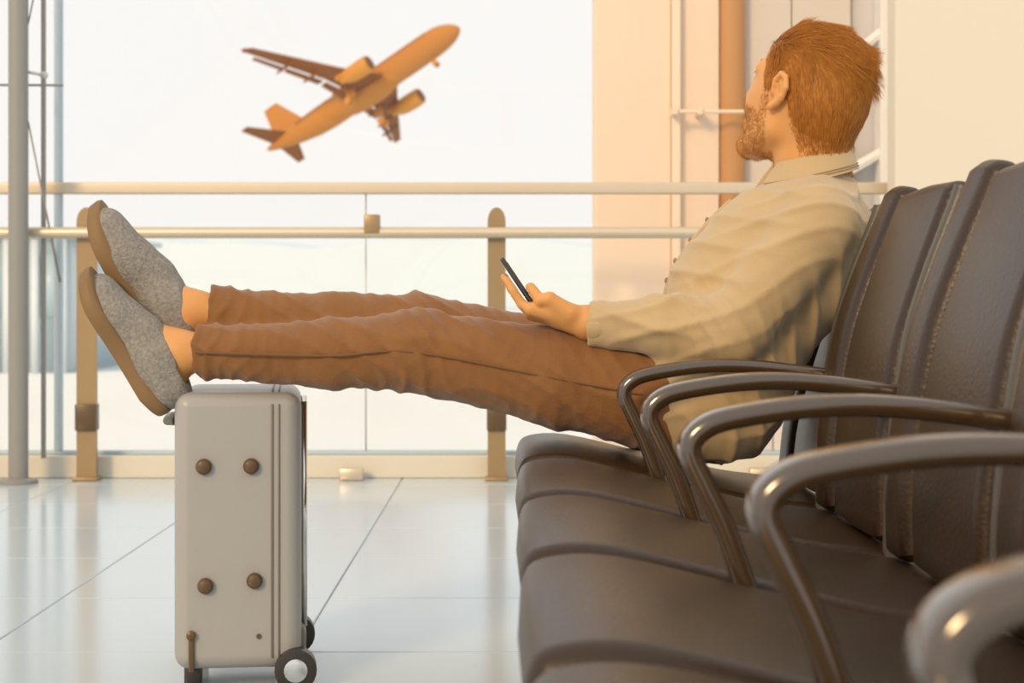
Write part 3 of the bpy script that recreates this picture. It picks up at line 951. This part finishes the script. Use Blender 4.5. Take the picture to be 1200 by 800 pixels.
for off, rr_ in ((.0305, .0805), (.0265, .0785)):
    pts = []
    for k in range(NA + 1):
        th = math.radians(-155) + math.radians(310) * k / NA
        dx, dy = math.cos(th), math.sin(th); fb = (1 + dx) / 2
        pts.append(CC + (cU * dx + cV * dy) * (rr_ + .013 * (1 - fb)) + cA * (-.012 + .044 * fb - off - .011 * (1 - fb)))
    tube('stitching', pts, .0007, M['stitch'], shirt, 5)
# front placket and buttons down the chest
def front_of_shirt(z, y):
    m = (np.abs(V[:, 1] - y) < .012) & (np.abs(V[:, 2] - z) < .008)
    q = V[m]
    return q[np.argmin(q[:, 0])] if len(q) else None
pk = [p for p in (front_of_shirt(z, 3.02) for z in (.845, .81, .775, .74, .705, .675)) if p is not None]
bm = bmesh.new(); add_tube(bm, spline(pk, 5), .01, 12, True, (.017, .004)); link('placket', bm_mesh('placket', bm, .9), M['shirt'], shirt)
for p in pk[1:]:
    bm = bmesh.new(); bmesh.ops.create_uvsphere(bm, u_segments=12, v_segments=8, radius=.0055, matrix=Matrix.Translation(Vector(p) + Vector((-.004, 0, .002))) @ Matrix.Diagonal((.6, 1, 1, 1)))
    link('button', bm_mesh('button', bm, 2), M['stitch'], shirt)

# ---- jeans
J = Field((-0.70, 2.76, 0.30), (0.56, 3.28, 0.72), 0.0040)
J.cone(P(828, 455, 2.94), P(828, 455, 3.10), .112, .112, .04)
J.cone(P(850, 420, 2.95), P(850, 420, 3.09), .104, .104, .04)
for Hh, K_, A_ in ((HIPL, KNL, ANL), (HIPR, KNR, ANR)):
    J.cone(Hh, Hh + (K_ - Hh) * .5, .099, .086, .04)
    J.cone(Hh + (K_ - Hh) * .5, K_, .086, .071, .02)
    c = K_ + (A_ - K_) * .35 + np.array([0, 0, -.004])
    J.cone(K_, c, .071, .060, .02)
    d = norm(A_ - K_)
    e = A_ - d * .038
    J.cone(c, A_, .060, .044, .02, clip=[(e, d)])
    J.cone(e - d * .030, e + d * .02, .0500, .0470, .003, clip=[(e, d), (e - d * .030, -d)])
    J.cone(e - d * .02, e + d * .04, .0395, .0395, .002, 'sub')
V, Q = J.mesh()
Nn = vnormals(V, Q)
kn_w = np.exp(-np.minimum(np.linalg.norm(V - KNL, axis=1), np.linalg.norm(V - KNR, axis=1)) ** 2 / .010)
an_w = np.exp(-np.minimum(np.linalg.norm(V - ANL, axis=1), np.linalg.norm(V - ANR, axis=1)) ** 2 / .020)
hp_w = np.exp(-np.linalg.norm(V - HIPL, axis=1) ** 2 / .02)
f1 = ridges(V, (26, 12, 58), (24, 9, 20), 1.2)
f2 = ridges(V, (75, 18, 55), (28, 30, -16), 1.2, .7)
f3 = ridges(V, (110, 25, -35), (35, -25, 40), 1.0, 2.1)
V = V + Nn * (.004 * f1 + .0055 * f2 * (.35 + kn_w + hp_w) + .005 * f3 * (.2 + an_w) - .004)[:, None]
V = smooth_verts(V, Q, 2)
jeans = link('jeans', mesh_np('jeans', V, Q), M['jeans'], person)
del J
# outer seams down each leg
for Hh, K_, A_, sy in ((HIPL, KNL, ANL, -1), (HIPR, KNR, ANR, 1)):
    c = K_ + (A_ - K_) * .35
    pts = spline([Hh + np.array([0, sy * .100, .0]), Hh + (K_ - Hh) * .5 + np.array([0, sy * .087, 0]), K_ + np.array([0, sy * .072, 0]), c + np.array([0, sy * .066, -.006]), A_ - (A_ - K_) * .1 + np.array([0, sy * .0515, 0])], 8)
    tube('side_seam', pts, .0024, M['denim_seam'], jeans, 6)

# ---- sneakers
def sneaker(A_, toe_px, heel_px, D, label, sgn):
    toe, heel = P(*toe_px, D), P(*heel_px, D)
    fx = norm(toe - heel)
    Ls = np.linalg.norm(toe - heel)
    fz = np.array([-fx[2], 0, fx[0]])
    if fz[0] < 0: fz = -fz
    fy = np.cross(fz, fx)
    R = np.stack([fx, fy, fz], 1)
    S = Ls / .285
    def G(x, y, z): return heel + R @ (np.array([x, y, z]) * S)
    U = Field((-.04, -.075, -.02), (.33, .075, .17), .0028)
    U.cone((.035, 0, .045), (.075, 0, .050), .036, .037, .02)
    U.cone((.075, 0, .050), (.165, 0, .040), .038, .036, .02)
    U.cone((.165, -.006 * sgn, .038), (.235, -.010 * sgn, .030), .038, .030, .02)
    U.cone((.19, .018, .030), (.22, .014, .028), .026, .024, .02)
    U.cone((.19, -.018, .030), (.22, -.022, .028), .026, .024, .02)
    U.cone((.030, 0, .05), (.030, 0, .092), .032, .030, .02, clip=[((0, 0, .076), (.15, 0, 1))])
    U.cone((.060, 0, .05), (.072, 0, .080), .034, .033, .02, clip=[((0, 0, .080), (-.05, 0, 1))])
    U.cone((.10, 0, .055), (.13, 0, .070), .029, .021, .03)
    U.cone((.048, 0, .062), (.055, 0, .16), .027, .032, .004, 'sub')
    # cut flat at the sole line
    sl, X, Y, Z = U.win((-.04, -.075, -.02), (.33, .075, .17))
    U.F[sl] = np.maximum(U.F[sl], .018 - Z + 0 * X + 0 * Y)
    Vv, Qq = U.mesh()
    Vv = smooth_verts(Vv, Qq, 1)
    r = link('sneaker', mesh_np('sneaker', heel + (Vv * S) @ R.T, Qq), M['sneaker'], person)
    # sole: outline with thickness
    out = [(-.006, .0), (.000, .024), (.03, .035), (.08, .034), (.13, .036), (.19, .048), (.235, .044), (.265, .028), (.280, .0), (.268, -.030), (.235, -.047), (.19, -.050), (.13, -.038), (.08, -.034), (.03, -.035), (.000, -.024)]
    o2 = spline(out + [out[0]], 4)[:-1]
    bm = bmesh.new(); rr = []
    for z, g in ((.0, .95), (.003, .985), (.016, 1.0), (.026, .985), (.028, .93)):
        ring = []
        for a, b in o2:
            lift = .018 * max(0, (a - .2) / .08) ** 2 + .006 * max(0, (.03 - a) / .03)
            ring.append(bm.verts.new(G(.135 + (a - .135) * g, b * g, z + lift * (1 if z < .02 else .8))))
        rr.append(ring)
    n = len(o2)
    for r0, r1 in zip(rr, rr[1:]):
        for k in range(n): bm.faces.new((r0[k], r0[(k + 1) % n], r1[(k + 1) % n], r1[k]))
    bm.faces.new(rr[0][::-1]); bm.faces.new(rr[-1])
    link('sole', bm_mesh('sole', bm, .9), M['sole'], r)
    for i in range(5):
        x = .112 + .019 * i; zt = .0865 - .0060 * i - .0005 * i * i
        pts = [G(x, -.030, zt - .018), G(x + .002, -.016, zt - .002), G(x + .002, 0, zt + .003), G(x + .002, .016, zt - .002), G(x, .030, zt - .018)]
        tube('lace', spline(pts, 4), .0027, M['lace'], r, 6)
    # padded ankle collar
    pts = []
    for k in range(25):
        t = 2 * math.pi * k / 24
        pts.append(G(.050 + .040 * math.cos(t), .0305 * math.sin(t), .077 + .003 * math.cos(t)))
    tube('ankle_collar', pts, .0052, M['sneaker'], r, 8)
    return r
sneaker(ANL, (80, 322), (181, 489), 3.02, '', 1)
sneaker(ANR, (90, 243), (187, 432), 3.10, '', -1)

# ---- hair: a close cap on the skull and single strands rooted in it
def hairline(f):
    return np.interp(f, [-.12, -.075, -.058, -.046, -.034, -.022, -.010, .004, .014, .030, .044, .060, .085, .12],
                     [-.112, -.106, -.092, -.066, -.040, -.012, .016, .020, -.020, -.016, .014, .040, .058, .070])
lo = HC - .17; hi = HC + .17
C = Field(lo, hi, .0030)
C.ell(H(-.001, 0, .002), HR, [.1015 * HS, .0805 * HS, .1055 * HS], .01)
C.ell(H(-.022, -.004, .030), HR, [.074 * HS, .067 * HS, .076 * HS], .02)
C.cone(H(-.048, 0, -.06), P(957, 195, 3.01), .0535, .0535, .02)
C.ell(H(-.050, 0, -.016), HR, [.050 * HS, .060 * HS, .060 * HS], .02)
sl, X, Y, Z = C.win(lo, hi)
dx, dy, dz = (X - HC[0]) / HS, (Y - HC[1]) / HS, (Z - HC[2]) / HS
ff = dx * HF[0] + dy * HF[1] + dz * HF[2]
uu = dx * HU[0] + dy * HU[1] + dz * HU[2]
sh = C.F[sl].shape
g = hairline(np.broadcast_to(ff, sh)) + .006
C.F[sl] = np.maximum(C.F[sl], (g - uu) * .7)
V, Q = C.mesh()
V = smooth_verts(V, Q, 2)
hair = link('hair', mesh_np('hair', V, Q), M['hair'], person)
capV, capN = V, vnormals(V, Q)

def strands(name, roots, nrm, flow, length, npts, r0, m, parent, curl=.0):
    n = len(roots)
    hc = bpy.data.hair_curves.new(name)
    hc.add_curves([npts] * n)
    pos = np.zeros((n, npts, 3)); pos[:, 0] = roots
    d = nrm * .30 + flow
    d /= np.linalg.norm(d, axis=1)[:, None]
    p = roots.copy()
    for i in range(1, npts):
        t = i / (npts - 1)
        dd = d + flow * .9 * t - nrm * .30 * t + rng.normal(0, curl, (n, 3))
        dd /= np.linalg.norm(dd, axis=1)[:, None]
        p = p + dd * (length / (npts - 1))[:, None]
        pos[:, i] = p
    hc.points.foreach_set('position', pos.astype(np.float32).ravel())
    rad = np.tile(np.linspace(r0, r0 * .25, npts), n).astype(np.float32)
    at = hc.attributes.get('radius') or hc.attributes.new('radius', 'FLOAT', 'POINT')
    at.data.foreach_set('value', rad)
    o = bpy.data.objects.new(name, hc)
    COL.objects.link(o)
    hc.materials.append(m)
    o.parent = parent
    o['kind'] = 'stuff'
    return o
def pick(n, Vs, Ns, extra):
    f, l, u = head_coords(Vs)
    k = np.where((u > hairline(f) - rng.uniform(-.002, .010, len(f))) & extra(f, l, u))[0]
    k = rng.choice(k, n)
    return Vs[k] + rng.normal(0, .0012, (n, 3)), Ns[k]
r1, n1 = pick(22000, capV, capN, lambda f, l, u: np.isfinite(f))
r2, n2 = pick(9000, bodyV, bodyN, lambda f, l, u: (f < .035) & (u > -.13) & (np.abs(l) < .0835) & (np.abs(f) < .14) & ((f < -.03) | (f > .008)))
rt, nr = np.concatenate([r1, r2]), np.concatenate([n1, n2])
f_, l_, u_ = head_coords(rt)
top = np.clip((u_ - .025) / .05, 0, 1)[:, None]
edge = np.clip((u_ - hairline(f_)) / .045, 0, 1)
flow = -HF * (.45 + .45 * top) - HU * (1.0 - 1.1 * top) - HLf * (.35 * top)
clump = np.stack([np.sin(l_ * 120 + f_ * 60), np.sin(f_ * 95 + l_ * 50 + 2), np.sin(u_ * 110 + l_ * 70)], 1) * .22
flow = flow + clump * (.35 + 1.2 * top)
flow -= nr * np.sum(flow * nr, 1)[:, None]
ln = (.006 + .006 * edge + .017 * top[:, 0] * edge) * rng.uniform(.7, 1.2, len(f_))
strands('hair_strands', rt, nr, flow, ln, 6, .00036, M['hair'], hair, .06)
# longer tuft at the back of the crown
cand = np.where((u_ > .030) & (f_ < -.035) & (l_ < .02))[0]
tid = rng.choice(cand, 1300)
strands('hair_tuft', rt[tid], nr[tid], flow[tid] * .7 + np.array([.45, 0, -.25]), rng.uniform(.018, .034, 1300), 6, .00036, M['hair'], hair, .06)

# beard and eyebrows
f_, l_, u_ = head_coords(bodyV)
nl = bodyN @ HLf
jaw = (u_ < -.046 - .35 * np.clip(.05 - f_, 0, .06)) & (f_ > .004) & (u_ > -.150) & (np.abs(l_) < .085) & ((bodyN @ HF > -.25)) & (np.linalg.norm(bodyV - HC, axis=1) < .19) & ~((np.abs(l_) < .020) & (u_ > -.094) & (u_ < -.072))
side = (f_ > .010) & (f_ < .030) & (u_ < -.02) & (u_ > -.06) & (np.abs(l_) > .05) & (np.abs(l_) < .08)
cand = np.where((jaw & (u_ - .9 * (f_ - .03) > -.20)) | side)[0]
cid = rng.choice(cand, 9000)
bf = -HU * .8 + HF * .25 + rng.normal(0, .15, (9000, 3))
beard = strands('beard', bodyV[cid] + rng.normal(0, .001, (9000, 3)), bodyN[cid], bf, rng.uniform(.0025, .0055, 9000), 4, .00026, M['beard'], person, .05)
for s in (1, -1):
    bm = bmesh.new()
    add_tube(bm, [H(.098, s * .012, .019), H(.094, s * .030, .024), H(.080, s * .048, .019)], [.003, .0035, .002], 8)
    link('eyebrow', bm_mesh('eyebrow', bm, 2), M['hair'], person)
    bm = bmesh.new()
    bmesh.ops.create_uvsphere(bm, u_segments=18, v_segments=12, radius=.0118, matrix=Matrix.Translation(H(.0805, s * .032, -.001)))
    ey = link('eye', bm_mesh('eye', bm, 3), M['eye_white'], person)
    bm = bmesh.new()
    bmesh.ops.create_uvsphere(bm, u_segments=14, v_segments=8, radius=.0055, matrix=Matrix.Translation(H(.0875, s * .032, -.001)))
    link('iris', bm_mesh('iris', bm, 3), M['iris'], ey)
    bm = bmesh.new()
    add_tube(bm, [H(.0935, s * .021, .004), H(.0985, s * .032, .0055), H(.089, s * .044, .003)], [.0012, .0014, .0010], 6)
    link('eyelash', bm_mesh('lash', bm, 2), M['hair'], ey)

# ------------------------------------------------------------------ smartphone in his hand
ph = empty('smartphone', PC)
py_ = np.array([0, 1, 0]); 
RM = Matrix(((py_[0], pd[0], pn[0], PC[0]), (py_[1], pd[1], pn[1], PC[1] + .004), (py_[2], pd[2], pn[2], PC[2]), (0, 0, 0, 1)))
ph.matrix_world = RM
tag(ph, 'thin dark smartphone held edge-on in the raised left hand', 'phone')
box('phone_body', (-.029, -.061, -.004), (.029, .061, .004), M['phone'], ph, .003, 3)
box('screen', (-.026, -.050, .0038), (.026, .050, .0046), M['screen'], ph)
lathe('home_button', [(.0035, .0045), (.0045, .0042)], 'Z', M['black'], ph, 14, (0, -.055, 0))
